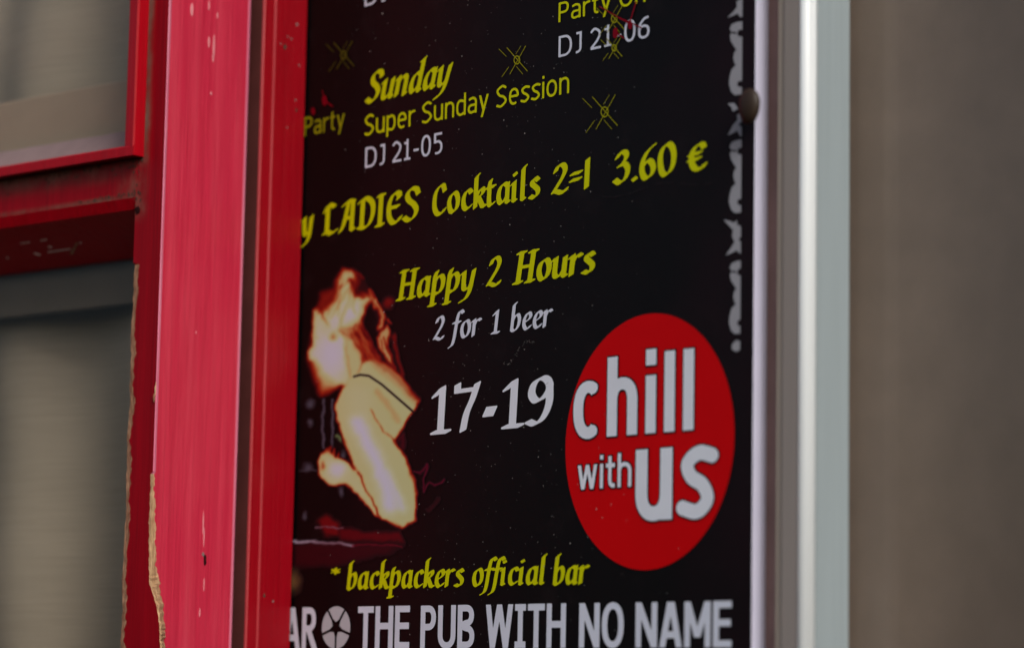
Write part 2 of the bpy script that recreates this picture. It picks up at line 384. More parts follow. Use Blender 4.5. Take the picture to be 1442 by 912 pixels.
# nicks on the faded edge face
def nick(px, py, hw, hh, mat, name='paint_chip'):
    y, z = LS(px, py); bm = bmesh.new(); m = 11
    out = [(y+hw*math.cos(2*math.pi*k/m)*random.uniform(.6, 1.15), z+hh*math.sin(2*math.pi*k/m)*random.uniform(.75, 1.1)) for k in range(m)]
    lo = [bm.verts.new((0, a, b)) for a, b in out]; hi = [bm.verts.new((.0003, a, b)) for a, b in out]; bm.faces.new(hi)
    for i in range(m): bm.faces.new((lo[i], lo[(i+1) % m], hi[(i+1) % m], hi[i]))
    bmesh.ops.recalc_face_normals(bm, faces=bm.faces[:]); obj(name, bm, mat, leaf)
PALE = flat('pale_pink_undercoat', lin(226, 140, 150), .6, .3, .15)
for px, py, a, b in ((270, 14, .0016, .006), (294, 60, .0014, .0045), (301, 66, .0014, .010), (300, 82, .0010, .004), (294, 8, .0010, .004), (306, 22, .0008, .003), (297, 132, .0009, .0016), (286, 735, .0007, .009), (287, 755, .0006, .008), (287, 822, .0008, .005), (281, 862, .0007, .004), (276, 468, .0006, .0012)):
    nick(px, py, a, b, PALE)
nick(219.5, 548, .0014, .006, WOOD); nick(217, 560, .0011, .0035, WOODB); nick(288.5, 788, .0018, .0052, DARK, 'nail_hole'); nick(286, 780, .0012, .002, REFL_CHIP)

# ------------------------------------------------------------------ poster
pl = empty('poster', ((X1+XR)/2, 0, Z0), label='black pub poster with yellow blackletter writing and red oval badge', cat='poster')
PO = np.array(pl.location)
xo, zo = pl.location.x, pl.location.z
XL = X1-.028
bm = bmesh.new(); box(bm, XL-xo, XR-xo, .0, .0134, 0, Z1-Z0, .0006, 1)
for f in bm.faces: f.material_index = 0 if f.normal.y < -.9 else 1
obj('board', bm, [BOARD, EDGE], pl)

def field_mesh(Fld, x0, z0, h, y):
    """marching squares: flat ink shape where the field is positive"""
    nz, nx = Fld.shape; ins = Fld > 0
    V, FC = [], []
    full = ins[:-1, :-1] & ins[1:, :-1] & ins[:-1, 1:] & ins[1:, 1:]
    anyi = ins[:-1, :-1] | ins[1:, :-1] | ins[:-1, 1:] | ins[1:, 1:]
    for j in range(nz-1):
        row = full[j]
        if not anyi[j].any(): continue
        d = np.diff(np.concatenate(([0], row.astype(np.int8), [0])))
        for a, b in zip(np.where(d == 1)[0], np.where(d == -1)[0]):
            k = len(V); V += [(a, j), (b, j), (b, j+1), (a, j+1)]; FC.append((k, k+1, k+2, k+3))
        for i in np.where(anyi[j] & ~row)[0]:
            cs = [(i, j), (i+1, j), (i+1, j+1), (i, j+1)]; v = [Fld[b, a] for a, b in cs]; poly = []
            for e in range(4):
                a, b = cs[e], cs[(e+1) % 4]; va, vb = v[e], v[(e+1) % 4]
                if va > 0: poly.append(a)
                if (va > 0) != (vb > 0):
                    t = va/(va-vb); poly.append((a[0]+(b[0]-a[0])*t, a[1]+(b[1]-a[1])*t))
            if len(poly) >= 3:
                k = len(V); V += poly; FC.append(tuple(range(k, k+len(poly))))
    me = bpy.data.meshes.new('ink'); me.from_pydata([(x0+a*h-xo, y, z0+b*h-zo) for a, b in V], [], FC); me.update()
    return me
class Ink:
    """a distance field over part of the poster, in metres"""
    def __init__(s, x0, x1, z0, z1, h=.00035):
        s.h = h; s.x0, s.z0 = x0, z0
        s.nx, s.nz = int((x1-x0)/h)+2, int((z1-z0)/h)+2
        s.F = np.full((s.nz, s.nx), -1.0)
    def win(s, xa, xb, za, zb):
        i0, i1 = max(0, int((xa-s.x0)/s.h)-1), min(s.nx, int((xb-s.x0)/s.h)+3)
        j0, j1 = max(0, int((za-s.z0)/s.h)-1), min(s.nz, int((zb-s.z0)/s.h)+3)
        if i0 >= i1 or j0 >= j1: return None
        X, Z = np.meshgrid(s.x0+np.arange(i0, i1)*s.h, s.z0+np.arange(j0, j1)*s.h)
        return slice(j0, j1), slice(i0, i1), X, Z
    def poly(s, P_, r=0.0, sub=False):
        P_ = np.asarray(P_, float); m = r+3*s.h
        w_ = s.win(P_[:, 0].min()-m, P_[:, 0].max()+m, P_[:, 1].min()-m, P_[:, 1].max()+m)
        if w_ is None: return
        sj, si, X, Z = w_; D = np.full(X.shape, 1e9); inside = np.zeros(X.shape, bool)
        for a, b in zip(P_, np.roll(P_, -1, 0)):
            e = b-a; l2 = max(e@e, 1e-16); t = np.clip(((X-a[0])*e[0]+(Z-a[1])*e[1])/l2, 0, 1)
            D = np.minimum(D, np.hypot(X-a[0]-t*e[0], Z-a[1]-t*e[1]))
            if abs(e[1]) > 1e-12:
                c = ((a[1] > Z) != (b[1] > Z)) & (X < (b[0]-a[0])*(Z-a[1])/(b[1]-a[1])+a[0]); inside ^= c
        v = np.where(inside, D, -D)+r
        s.F[sj, si] = np.minimum(s.F[sj, si], -v) if sub else np.maximum(s.F[sj, si], v)
    def cap(s, a, b, r, sub=False):
        a, b = np.array(a, float), np.array(b, float); m = r+3*s.h
        w_ = s.win(min(a[0], b[0])-m, max(a[0], b[0])+m, min(a[1], b[1])-m, max(a[1], b[1])+m)
        if w_ is None: return
        sj, si, X, Z = w_; e = b-a; t = np.clip(((X-a[0])*e[0]+(Z-a[1])*e[1])/max(e@e, 1e-16), 0, 1)
        v = r-np.hypot(X-a[0]-t*e[0], Z-a[1]-t*e[1])
        s.F[sj, si] = np.minimum(s.F[sj, si], -v) if sub else np.maximum(s.F[sj, si], v)
    def mesh(s, y, off=0.0): return field_mesh(s.F+off, s.x0, s.z0, s.h, y)

# ---- a broad-nib pen alphabet (x-height 100); 'l' straight, 'c' curved
G = {
 'i': (30, [('l', [(-6, 84), (4, 94), (4, 8), (12, 4)]), ('l', [(4, 134), (9, 126)])]),
 'n': (64, [('l', [(-6, 84), (4, 94), (4, 4)]), ('c', [(4, 62), (16, 86), (32, 94), (43, 80), (44, 50), (44, 8), (52, 4)])]),
 'u': (64, [('l', [(-6, 84), (4, 94), (4, 36)]), ('c', [(4, 44), (6, 14), (18, 4), (32, 12), (43, 34)]), ('l', [(44, 94), (44, 8), (53, 4)])]),
 'r': (44, [('l', [(-6, 84), (4, 94), (4, 4)]), ('c', [(4, 60), (14, 84), (27, 94), (38, 88)])]),
 'a': (63, [('c', [(44, 84), (30, 94), (14, 84), (4, 54), (6, 20), (18, 4), (31, 14), (44, 36)]), ('l', [(45, 94), (44, 8), (53, 4)])]),
 'd': (63, [('c', [(44, 84), (30, 94), (14, 84), (4, 54), (6, 20), (18, 4), (31, 14), (44, 36)]), ('l', [(50, 158), (38, 150)]), ('l', [(46, 152), (44, 8), (53, 4)])]),
 'b': (60, [('l', [(16, 160), (6, 148), (5, 8)]), ('c', [(5, 58), (18, 86), (34, 92), (45, 68), (42, 30), (28, 6), (14, 2), (5, 12)])]),
 'p': (62, [('l', [(12, 116), (5, 96), (3, -46)]), ('l', [(-8, -49), (16, -49)]), ('c', [(4, 62), (18, 88), (36, 92), (47, 66), (43, 28), (28, 6), (6, 8)])]),
 'y': (62, [('l', [(-6, 84), (4, 94), (6, 36)]), ('c', [(6, 44), (9, 14), (21, 5), (34, 14), (44, 34)]), ('c', [(50, 98), (45, 50), (38, -6), (22, -40), (0, -52)])]),
 'o': (60, [('c', [(26, 94), (9, 78), (4, 44), (13, 10), (28, 3), (43, 22), (47, 56), (39, 86), (26, 94)])]),
 'c': (50, [('c', [(42, 80), (31, 94), (15, 86), (5, 55), (9, 18), (24, 4), (42, 17)])]),
 'e': (52, [('c', [(8, 44), (28, 54), (41, 72), (34, 92), (19, 90), (6, 62), (6, 28), (18, 5), (32, 6), (44, 19)])]),
 'k': (56, [('l', [(14, 160), (5, 148), (5, 4)]), ('c', [(6, 50), (22, 82), (37, 90), (41, 74), (28, 56), (10, 50)]), ('l', [(18, 52), (40, 6), (52, 4)])]),
 'l': (30, [('l', [(14, 160), (5, 148), (5, 8), (14, 4)])]),
 't': (38, [('l', [(10, 122), (5, 100), (5, 24)]), ('c', [(5, 30), (8, 7), (18, 3), (28, 12)]), ('l', [(-6, 89), (28, 91)])]),
 's': (46, [('c', [(37, 82), (25, 94), (11, 84), (11, 68), (24, 54), (37, 38), (37, 18), (23, 4), (3, 11)])]),
 'f': (36, [('c', [(46, 142), (36, 154), (24, 146), (17, 118), (12, 60), (8, 0), (0, -34), (-15, -46)]), ('l', [(-3, 90), (33, 92)])]),
 'S': (72, [('c', [(60, 118), (50, 142), (26, 146), (11, 124), (18, 96), (42, 72), (55, 44), (44, 12), (22, 2), (0, 18)])]),
 'H': (88, [('l', [(16, 140), (12, 6)]), ('l', [(2, 143), (30, 143)]), ('l', [(-3, 3), (25, 3)]), ('l', [(68, 140), (64, 6)]), ('l', [(54, 143), (82, 143)]), ('l', [(50, 3), (78, 3)]), ('l', [(14, 74), (66, 76)])]),
 '2': (66, [('c', [(8, 110), (18, 136), (38, 140), (49, 116), (42, 84), (22, 44), (3, 9)]), ('c', [(4, 10), (16, 12), (34, 3), (50, 4), (58, 18)])]),
 '1': (58, [('l', [(8, 114), (30, 138), (28, 4)]), ('l', [(8, 3), (50, 3)])]),
 '7': (66, [('l', [(6, 142), (6, 122)]), ('l', [(6, 122), (56, 124)]), ('c', [(62, 140), (50, 96), (34, 52), (26, 2)])]),
 '9': (68, [('c', [(34, 138), (15, 124), (9, 94), (21, 72), (40, 80), (55, 106), (49, 130), (34, 138)]), ('c', [(55, 108), (55, 62), (42, 22), (22, 4), (3, 12)])]),
 '-': (46, [('l', [(6, 58), (38, 59)])]),
 '3': (68, [('c', [(8, 118), (22, 140), (42, 136), (47, 114), (34, 92), (18, 80)]), ('c', [(18, 80), (42, 84), (55, 58), (47, 20), (24, 2), (2, 18)])]),
 '6': (66, [('c', [(52, 146), (26, 122), (8, 82), (6, 36), (20, 4), (42, 10), (53, 40), (43, 72), (25, 80), (8, 56)])]),
 '0': (72, [('c', [(33, 140), (11, 116), (5, 68), (15, 16), (33, 3), (54, 28), (61, 76), (53, 120), (33, 140)])]),
 '.': (24, [('l', [(5, 12), (12, 4)])]),
 '=': (50, [('l', [(4, 84), (40, 88)]), ('l', [(2, 52), (38, 56)])]),
 '|': (26, [('l', [(8, 144), (8, 6)])]),
 'E2': (68, [('c', [(52, 112), (42, 134), (22, 126), (7, 92), (9, 40), (24, 8), (46, 6), (57, 26)]), ('l', [(0, 86), (38, 89)]), ('l', [(-2, 58), (36, 61)])]),
 '*': (40, [('l', [(18, 150), (18, 110)]), ('l', [(2, 140), (34, 120)]), ('l', [(2, 120), (34, 140)])]),
 'L': (74, [('l', [(14, 134), (13, 10)]), ('c', [(0, 112), (18, 142), (44, 130)]), ('c', [(0, 8), (16, 13), (34, 3), (58, 14)])]),
 'A': (74, [('c', [(6, 126), (28, 143), (54, 138)]), ('c', [(30, 140), (20, 84), (10, 34), (-4, 4)]), ('l', [(50, 138), (48, 10), (58, 4)]), ('l', [(14, 62), (48, 64)])]),
 'D': (78, [('l', [(14, 134), (13, 10)]), ('c', [(-2, 126), (16, 140), (38, 138), (61, 108), (62, 56), (46, 14), (22, 3), (0, 10)])]),
 'I': (36, [('l', [(12, 138), (11, 8)]), ('l', [(0, 141), (24, 141)]), ('l', [(-2, 3), (24, 3)])]),
 'E': (68, [('c', [(54, 120), (40, 142), (20, 130), (6, 92), (8, 36), (26, 4), (48, 6), (60, 24)]), ('l', [(8, 74), (48, 77)]), ('c', [(34, 142), (52, 134), (46, 112)])]),
 'C': (66, [('c', [(54, 112), (44, 141), (24, 134), (8, 102), (6, 44), (20, 8), (42, 4), (58, 24)])]),
}
def smooth(p, m=9):
    p = [np.array(q, float) for q in p]; out = []
    closed = np.allclose(p[0], p[-1])
    q = ([p[-2]]+p+[p[1]]) if closed else ([2*p[0]-p[1]]+p+[2*p[-1]-p[-2]])
    for i in range(1, len(q)-2):
        for k in range(m):
            t = k/m
            out.append(.5*((2*q[i])+(q[i+1]-q[i-1])*t+(2*q[i-1]-5*q[i]+4*q[i+1]-q[i+2])*t*t+(3*q[i]-q[i-1]-3*q[i+1]+q[i+2])*t**3))
    return out+[p[-1]]
def pen_text(txt, l, rr, top, mat, label, cap=146, nib=20, ang=35, slant=.03, y=-.0005, thin=2.3, name='printed_words', parent=None, glyphs=None):
    """l, rr: baseline at the left and right end; top: the top of a tall letter; all photo pixels on the poster plane"""
    A, B = PY(*l), PY(*rr); zb = (A[2]+B[2])/2
    bx = l[0]+(rr[0]-l[0])*((top[0]-l[0])/(rr[0]-l[0])); by = l[1]+(rr[1]-l[1])*((top[0]-l[0])/(rr[0]-l[0]))
    sz = (PY(*top)[2]-PY(bx, by)[2])/cap
    nv = np.array([math.cos(math.radians(ang)), math.sin(math.radians(ang))])*nib*.52
    segs = []; pen = 0
    for ch in (glyphs or txt):
        if ch == ' ': pen += 34; continue
        adv, st = G[ch]
        for kind, p in st:
            q = smooth(p) if kind == 'c' else [np.array(a, float) for a in p]
            q = [np.array((a[0]+slant*a[1]+pen, a[1])) for a in q]
            segs += list(zip(q, q[1:]))
        pen += adv+9
    al = np.array([x for a, b in segs for x in (a-nv, a+nv, b-nv, b+nv)])
    x0, x1 = al[:, 0].min()-thin, al[:, 0].max()+thin
    sxx = (B[0]-A[0])/(x1-x0); z0, z1 = al[:, 1].min(), al[:, 1].max()
    I = Ink(A[0]-.003, B[0]+.003, zb+z0*sz-.003, zb+z1*sz+.003)
    mp = lambda v: (A[0]+(v[0]-x0)*sxx, zb+v[1]*sz)
    for a, b in segs: I.poly([mp(a-nv), mp(b-nv), mp(b+nv), mp(a+nv)], thin*(sxx+sz)*.5)
    return obj(name, I.mesh(y), mat, parent or pl, label=label)

# ---- a plain humanist sans (cap height 100, x-height 75) drawn with an even stroke of width w
def el(cx, cy, rx, ry, a0, a1, m=20):
    o = []
    for k in range(m+1):
        t = math.radians(a0+(a1-a0)*k/m); c, s__ = math.cos(t), math.sin(t); p = .88
        o.append((cx+rx*math.copysign(abs(c)**p, c), cy+ry*math.copysign(abs(s__)**p, s__)))
    return o
def dg(x0, y0, x1, y1, wx): return ('f', [(x0-wx/2, y0), (x0+wx/2, y0), (x1+wx/2, y1), (x1-wx/2, y1)])
def sans_glyph(c, w):
    h = w/2; v = h*(.76 if w > 16 else .92); g = (w-12)*.55; L_ = []; S_ = lambda *p: L_.append(('s', list(p)))
    stem = lambda x, a, b: L_.append(('f', [(x-h, a), (x+h, a), (x+h, b), (x-h, b)]))
    bar = lambda y, a, b: L_.append(('f', [(a, y-v), (b, y-v), (b, y+v), (a, y+v)]))
    if c == ' ': return 34, []
    if c in 'nh':
        W_ = 58+g; stem(h, 0, 75 if c == 'n' else 104); S_((h, 16), (h, 40), *el(W_/2, 46, W_/2-h, 30-v, 180, 0), (W_-h, 0)); return W_, L_
    if c == 'u': W_ = 58+g; stem(W_-h, 0, 75); S_((h, 75), *el(W_/2, 29, W_/2-h, 30-v, 180, 360), (W_-h, 36), (W_-h, 60)); return W_, L_
    if c == 'o': W_ = 62+g; S_(*el(W_/2, 37.5, W_/2-h, 38.5-v, 0, 360)); return W_, L_
    if c == 'c': W_ = 50+g; S_(*el(W_*.58, 37.5, W_*.58-h, 38.5-v, 54, 306)); return W_, L_
    if c == 'e': W_ = 60+g; bar(39, h, W_-h); S_(*el(W_/2, 37.5, W_/2-h, 38.5-v, 0, 305)); return W_, L_
    if c == 'a':
        W_ = 56+g; S_((6, 70-v), *el(W_*.48, 50, W_*.52-h, 26-v, 95, 0, 10), (W_-h, 0))
        S_((W_-h, 44-h*.8), *el(W_*.42, 21.5, W_*.42-h, 22.5-v, 90, 270, 14), (W_-h, 10)); return W_, L_
    if c == 'd': W_ = 60+g; stem(W_-h, 0, 104); S_((W_-h, 66), *el(W_*.48, 37.5, W_*.48-h, 38.5-v, 60, 300), (W_-h, 9)); return W_, L_
    if c == 'p': W_ = 60+g; stem(h, -27, 75); S_((h, 66), *el(W_*.52, 37.5, W_*.48-h, 38.5-v, 120, -120), (h, 9)); return W_, L_
    if c == 'r': W_ = 40+g*.6; stem(h, 0, 75); S_(*el(W_*.9, 44, W_*.9-h, 31-v, 180, 84)); return W_, L_
    if c == 'y': W_ = 60+g; L_.append(dg(h*1.05, 75, W_/2, 2, w*1.1)); L_.append(dg(W_-h*1.05, 75, W_*.31, -27, w*1.1)); return W_, L_
    if c == 's': W_ = 50+g; S_(*smooth([(W_, 71-v), (W_*.55, 75-v), (h+1, 62-h*.5), (W_*.32, 43), (W_*.66, 34), (W_-h, 19), (W_*.5, v-1), (0, v+4)])); return W_, L_
    if c == 'i': stem(h, 0, 75); stem(h, 88, 88+w*.95+1); return w, L_
    if c == 'l': stem(h, 0, 104); return w, L_
    if c == 't': W_ = 38+g*.6; S_((10+h, 97), (10+h, 22), (13+h, v+5), (22+h, v), (W_, v+1)); bar(75-v, 0, W_); return W_, L_
    if c == 'w':
        W_ = 84+g*1.6
        for a, b in ((h, W_*.27), (W_*.5, W_*.27), (W_*.5, W_*.73), (W_-h, W_*.73)): L_.append(dg(a, 75, b, 0, w*1.02))
        return W_, L_
    if c == 'W':
        W_ = 106+g*1.6
        for a, b in ((h, W_*.26), (W_*.5, W_*.26), (W_*.5, W_*.74), (W_-h, W_*.74)): L_.append(dg(a, 100, b, 0, w*1.04))
        return W_, L_
    if c == 'D': W_ = 74+g; stem(h, 0, 100); S_((h, 100-v), (W_*.4, 100-v), *el(W_*.42, 50, W_*.58-h, 50-v, 90, -90), (h, v)); return W_, L_
    if c == 'J': W_ = 40+g*.7; bar(100-v, W_*.25, W_-h); S_((W_-h, 100), (W_-h, 26), *el(W_*.3, 26, W_*.7-h, 26-v, 0, -95, 10)); return W_, L_
    if c == 'S': W_ = 64+g; S_(*smooth([(W_-6, 92-v), (W_*.55, 101-v), (h+1, 80-h*.3), (W_*.3, 56), (W_*.68, 46), (W_-h, 26), (W_*.48, v-1), (3, v+5)])); return W_, L_
    if c in 'PR':
        W_ = 62+g; stem(h, 0, 100); S_((h, 100-v), (W_*.45, 100-v), *el(W_*.5, 71, W_*.5-h-1, 29-v, 90, -90), (h, 42+v))
        if c == 'R': L_.append(dg(W_*.48, 46, W_+4-v, 0, w*1.25)); W_ += 4
        return W_, L_
    if c == 'B':
        W_ = 66+g; stem(h, 0, 100); S_((h, 100-v), *el(W_*.5, 75, W_*.46-h, 25-v, 90, -90), (h, 50+h*.1)); S_((h, 53), *el(W_*.5, 27, W_*.5-h, 27-v, 90, -90), (h, v)); return W_, L_
    if c == 'A': W_ = 74+g; L_.append(dg(h, 0, W_/2-h*.25, 100, w*1.06)); L_.append(dg(W_-h, 0, W_/2+h*.25, 100, w*1.06)); bar(28, W_*.2, W_*.8); return W_, L_
    if c == 'T': W_ = 64+g; stem(W_/2, 0, 100); bar(100-v, 0, W_); return W_, L_
    if c == 'H': W_ = 72+g; stem(h, 0, 100); stem(W_-h, 0, 100); bar(53, 0, W_); return W_, L_
    if c == 'E': W_ = 58+g; stem(h, 0, 100); bar(100-v, 0, W_); bar(v, 0, W_); bar(53, 0, W_-3); return W_, L_
    if c == 'I': W_ = 40+g; stem(W_/2, 0, 100); bar(100-v, 0, W_); bar(v, 0, W_); return W_, L_
    if c == 'U': W_ = 70+g; S_((h, 100), *el(W_/2, 32, W_/2-h, 33-v, 180, 360), (W_-h, 100)); return W_, L_
    if c == 'O': W_ = 76+g; S_(*el(W_/2, 50, W_/2-h, 51-v, 0, 360, 28)); return W_, L_
    if c == 'N': W_ = 72+g; stem(h, 0, 100); stem(W_-h, 0, 100); L_.append(dg(h, 100, W_-h, 0, w*1.1)); return W_, L_
    if c == 'M': W_ = 84+g*1.3; stem(h, 0, 100); stem(W_-h, 0, 100); L_.append(dg(h*1.05, 100, W_/2, 22, w*1.05)); L_.append(dg(W_-h*1.05, 100, W_/2, 22, w*1.05)); return W_, L_
    if c == '1': W_ = 48+g; stem(W_/2, 0, 100); bar(v, 4, W_-4); bar(88-v, 4, W_/2); return W_, L_
    if c == '2': W_ = 58+g; S_(*smooth([(h-2, 88-v), (W_*.42, 101-v), (W_-h-2, 76), (W_*.72, 46), (h, v+2)])); bar(v, h*.4, W_); return W_, L_
    if c == '0': W_ = 60+g; S_(*el(W_/2, 50, W_/2-h, 51-v, 0, 360, 28)); return W_, L_
    if c == '4': W_ = 64+g; stem(W_*.7, 0, 100); bar(32, 0, W_); L_.append(dg(W_*.66, 100, h, 30, w)); return W_, L_
    if c == '5': W_ = 58+g; bar(100-v, 6, W_-4); stem(6+h, 52, 100); S_((6+h, 58), *el(W_*.44, 32, W_*.56-h, 33-v, 84, -112)); return W_, L_
    if c == '6': W_ = 60+g; S_(*el(W_/2, 31, W_/2-h, 32-v, 0, 360)); S_(*smooth([(W_-9, 100-v), (W_*.5, 94-v), (h+2, 62), (h, 30)])); return W_, L_
    if c == '-': W_ = 36; bar(40, 2, 34); return W_, L_
    raise KeyError(c)
def sans_field(txt, l, rr, top, w, low, gap):
    A, B = PY(*l), PY(*rr); zb = (A[2]+B[2])/2
    by = l[1]+(rr[1]-l[1])*((top[0]-l[0])/(rr[0]-l[0]))
    sz = (PY(*top)[2]-PY(top[0], by)[2])/(75 if low else 100)
    pen = 0; items = []
    for ch in txt:
        W_, L_ = sans_glyph(ch, w)
        items += [(k, [(x+pen, y) for x, y in p]) for k, p in L_]; pen += W_+(gap if ch != ' ' else 0)
    pen -= gap; sxx = (B[0]-A[0])/pen; mp = lambda x, y: (A[0]+x*sxx, zb+y*sz)
    I = Ink(A[0]-.005, B[0]+.005, zb-32*sz-.004, zb+108*sz+.004); h = w/2; ky = .76 if w > 16 else .92
    for k, p in items:
        if k == 'f': I.poly([mp(*a) for a in p]); continue
        for i in range(len(p)-1):
            a, b = np.array(p[i], float), np.array(p[i+1], float); d = b-a; n_ = np.hypot(*d)
            if n_ < 1e-6: continue
            u = np.array((-d[1]*1.0, d[0]*ky))/n_*h
            I.poly([mp(*(a+u)), mp(*(b+u)), mp(*(b-u)), mp(*(a-u))])
            if i or np.allclose(p[0], p[-1]):
                I.poly([mp(a[0]+h*math.cos(t), a[1]+h*ky*math.sin(t)) for t in np.linspace(0, 2*math.pi, 12, endpoint=False)])
    return I
def sans(txt, l, rr, top, mat, label, w=12, y=-.0005, low=False, parent=None, name='printed_words', gap=13, off=0.0, outline=None):
    I = sans_field(txt, l, rr, top, w, low, gap)
    if outline: obj('letter_outline', I.mesh(y+.0004, outline), BLK, parent or pl, label='black outline of the word '+txt)
    return obj(name, I.mesh(y, off), mat, parent or pl, label=label)

pen_text('Sunday', (514, 146), (638.5, 118), (529.7, 102), YEL, 'yellow word Sunday', slant=.19, nib=23)
sans('Super Sunday Session', (513.8, 192), (802.1, 131), (525.6, 160.4), YEL, 'yellow words Super Sunday Session', 12)
sans('DJ 21-05', (514.6, 237), (623.5, 216), (517.3, 207.6), WHT, 'grey white words DJ 21-05', 12)
sans('DJ 21-06', (787, 81), (915.3, 53), (789.9, 50.7), WHT, 'grey white words DJ 21-06', 12)
sans('Party On', (787, 31), (909.6, 4), (790, 2.8), YEL, 'yellow words Party On cut by the top edge', 12)
sans('Party', (429, 192), (485.8, 181), (435, 164), YDIM, 'dim yellow word Party half hidden by the casing', 13)  # dimmer ink paints in the shade beside the casing
sans('DJ 21-04', (514, 5), (640, -18), (518, -25), WHT, 'grey white line cut by the top edge', 12)
pen_text('LADIES', (453.7, 332), (592.4, 308), (509.5, 279.2), YEL, 'yellow word LADIES', nib=20)
pen_text('Cocktails', (609, 305), (761.5, 277), (627.9, 259.5), YEL, 'yellow word Cocktails', nib=20)
pen_text('2=|', (776.2, 274), (831.5, 265.5), (827.5, 224.5), YEL, 'yellow figures 2=1', nib=20)
pen_text('3.60', (862.8, 261), (953.3, 243.5), (879.7, 212.8), YEL, 'yellow price 3.60', nib=21)
pen_text('E', (967, 243), (997.2, 237), (981, 204), YEL, 'yellow euro sign', nib=21, glyphs=['E2'], cap=134)
pen_text('y', (424, 333), (442, 330), (436, 305), YEL, 'yellow letter y half hidden by the casing', cap=100, nib=27)
pen_text('Happy', (557.4, 424), (671.3, 406), (578, 380.5), YEL, 'yellow word Happy', slant=.09, ang=30, nib=20)
pen_text('2', (684.5, 404), (706.8, 401), (697.6, 361.6), YEL, 'yellow figure 2', slant=.09, ang=30, nib=20)
pen_text('Hours', (721.3, 400), (839.8, 383.5), (733, 355.5), YEL, 'yellow word Hours', slant=.09, ang=30, nib=21)
pen_text('2', (610, 479), (626.6, 477.5), (619.8, 445.3), WHT, 'white figure 2', slant=.09, ang=30, nib=18)
pen_text('for', (631, 477.5), (679.4, 472.5), (652.4, 435.7), WHT, 'white word for', slant=.09, ang=30, nib=17, cap=160)
pen_text('1', (691.4, 469.5), (705, 468.5), (700.6, 435.7), WHT, 'white figure 1', slant=.09, ang=30, nib=20)
pen_text('beer', (718.7, 467), (779.7, 459), (729.5, 426), WHT, 'white word beer', slant=.09, ang=30, nib=17, cap=162)
pen_text('17', (606, 610), (677, 605), (629.4, 541.3), WH2, 'white figures 17', slant=.02, ang=26, nib=17)
pen_text('-', (679.4, 604), (700.6, 602), (690, 572), WH2, 'white dash', nib=30, cap=76, ang=68)
pen_text('19', (706, 601.5), (779.7, 597), (730, 531.4), WH2, 'white figures 19', slant=.02, ang=26, nib=17)
pen_text('*', (466, 830), (479.5, 829.5), (473, 799), YEL, 'small yellow asterisk', nib=10, cap=152)
pen_text('backpackers', (488.4, 830), (654.7, 824.5), (501.4, 790.2), YEL, 'yellow word backpackers', slant=.09, ang=30, nib=20, cap=162)
pen_text('official', (665.3, 824), (771.3, 822.5), (768.5, 780.8), YEL, 'yellow word official', slant=.09, ang=30, nib=19, cap=162)
pen_text('bar', (778.8, 823), (831.5, 821), (790.7, 780), YEL, 'yellow word bar', slant=.09, ang=30, nib=20, cap=162)
sans('BAR', (377, 914), (446, 913.5), (435.4, 854.3), WHT, 'white word BAR half hidden by the casing', 20, gap=9)
for t, a, b in (('THE', 503.7, 576.8), ('PUB', 592.2, 668.3), ('WITH', 684, 797), ('NO', 815.7, 878.7), ('NAME', 895.3, 1030.7)):
    yb_ = lambda x: 912.5-(x-505)*.0036; yt = lambda x: 853.2-(x-505)*.0148
    sans(t, (a, yb_(a)), (b, yb_(b)), ((a+b)/2, yt((a+b)/2)), WHT, 'white bold capitals '+t, 20, gap=8)
q = lambda px, py: tuple(PY(px, py)[[0, 2]])
# round football-like star emblem before THE
I = Ink(*[PY(x, 880)[0] for x in (448, 500)], PY(470, 925)[2], PY(470, 845)[2])
c0 = q(473.8, 883); rx = (q(493.8, 883)[0]-q(453.8, 883)[0])/2; rz = (q(473.8, 853)[1]-q(473.8, 913)[1])/2
I.poly([(c0[0]+rx*math.cos(t), c0[1]+rz*math.sin(t)) for t in np.linspace(0, 2*math.pi, 48, endpoint=False)])
st = []
for k in range(10):
    rr_ = .62 if k % 2 == 0 else .26; a = math.pi*(.5+k*.2)+math.pi
    st.append((c0[0]+rx*rr_*math.cos(a), c0[1]+rz*rr_*math.sin(a)))
I.poly(st, 0, True)
for k in range(5):
    a = math.pi*(.5+k*.4)+math.pi; I.cap((c0[0]+rx*.5*math.cos(a), c0[1]+rz*.5*math.sin(a)), (c0[0]+rx*1.1*math.cos(a), c0[1]+rz*1.1*math.sin(a)), .0011, True)
obj('star_emblem', I.mesh(-.0005), GRY, pl)
# red oval with its own lettering
xa, xb = PY(797, 635)[0], PY(1035, 598)[0]; za, zb = PY(912, 802)[2], PY(920, 441)[2]
cx, cz, ra, rb_ = (xa+xb)/2, (za+zb)/2, (xb-xa)/2, (zb-za)/2
m = 96; me = bpy.data.meshes.new('disc'); me.from_pydata([(cx+ra*math.cos(2*math.pi*k/m)-xo, -.0005, cz+rb_*math.sin(2*math.pi*k/m)-zo) for k in range(m)], [], [tuple(range(m))])
disc = obj('red_oval', me, DRED, pl)
for t, l_, r_, tp, lo, w_, g_ in (('chill', (808.5, 617), (978.2, 606.5), (968.8, 497), 0, 21, 17), ('with', (814.9, 689), (890.6, 685), (876.9, 639.5), 0, 14, 12), ('us', (896, 733), (1006.4, 728), (941, 630), 1, 20.5, 14)):
    sans(t, l_, r_, tp, WH2, 'white word '+t, w_, -.0012, bool(lo), disc, gap=g_, outline=.0012 if t != 'with' else .0011)
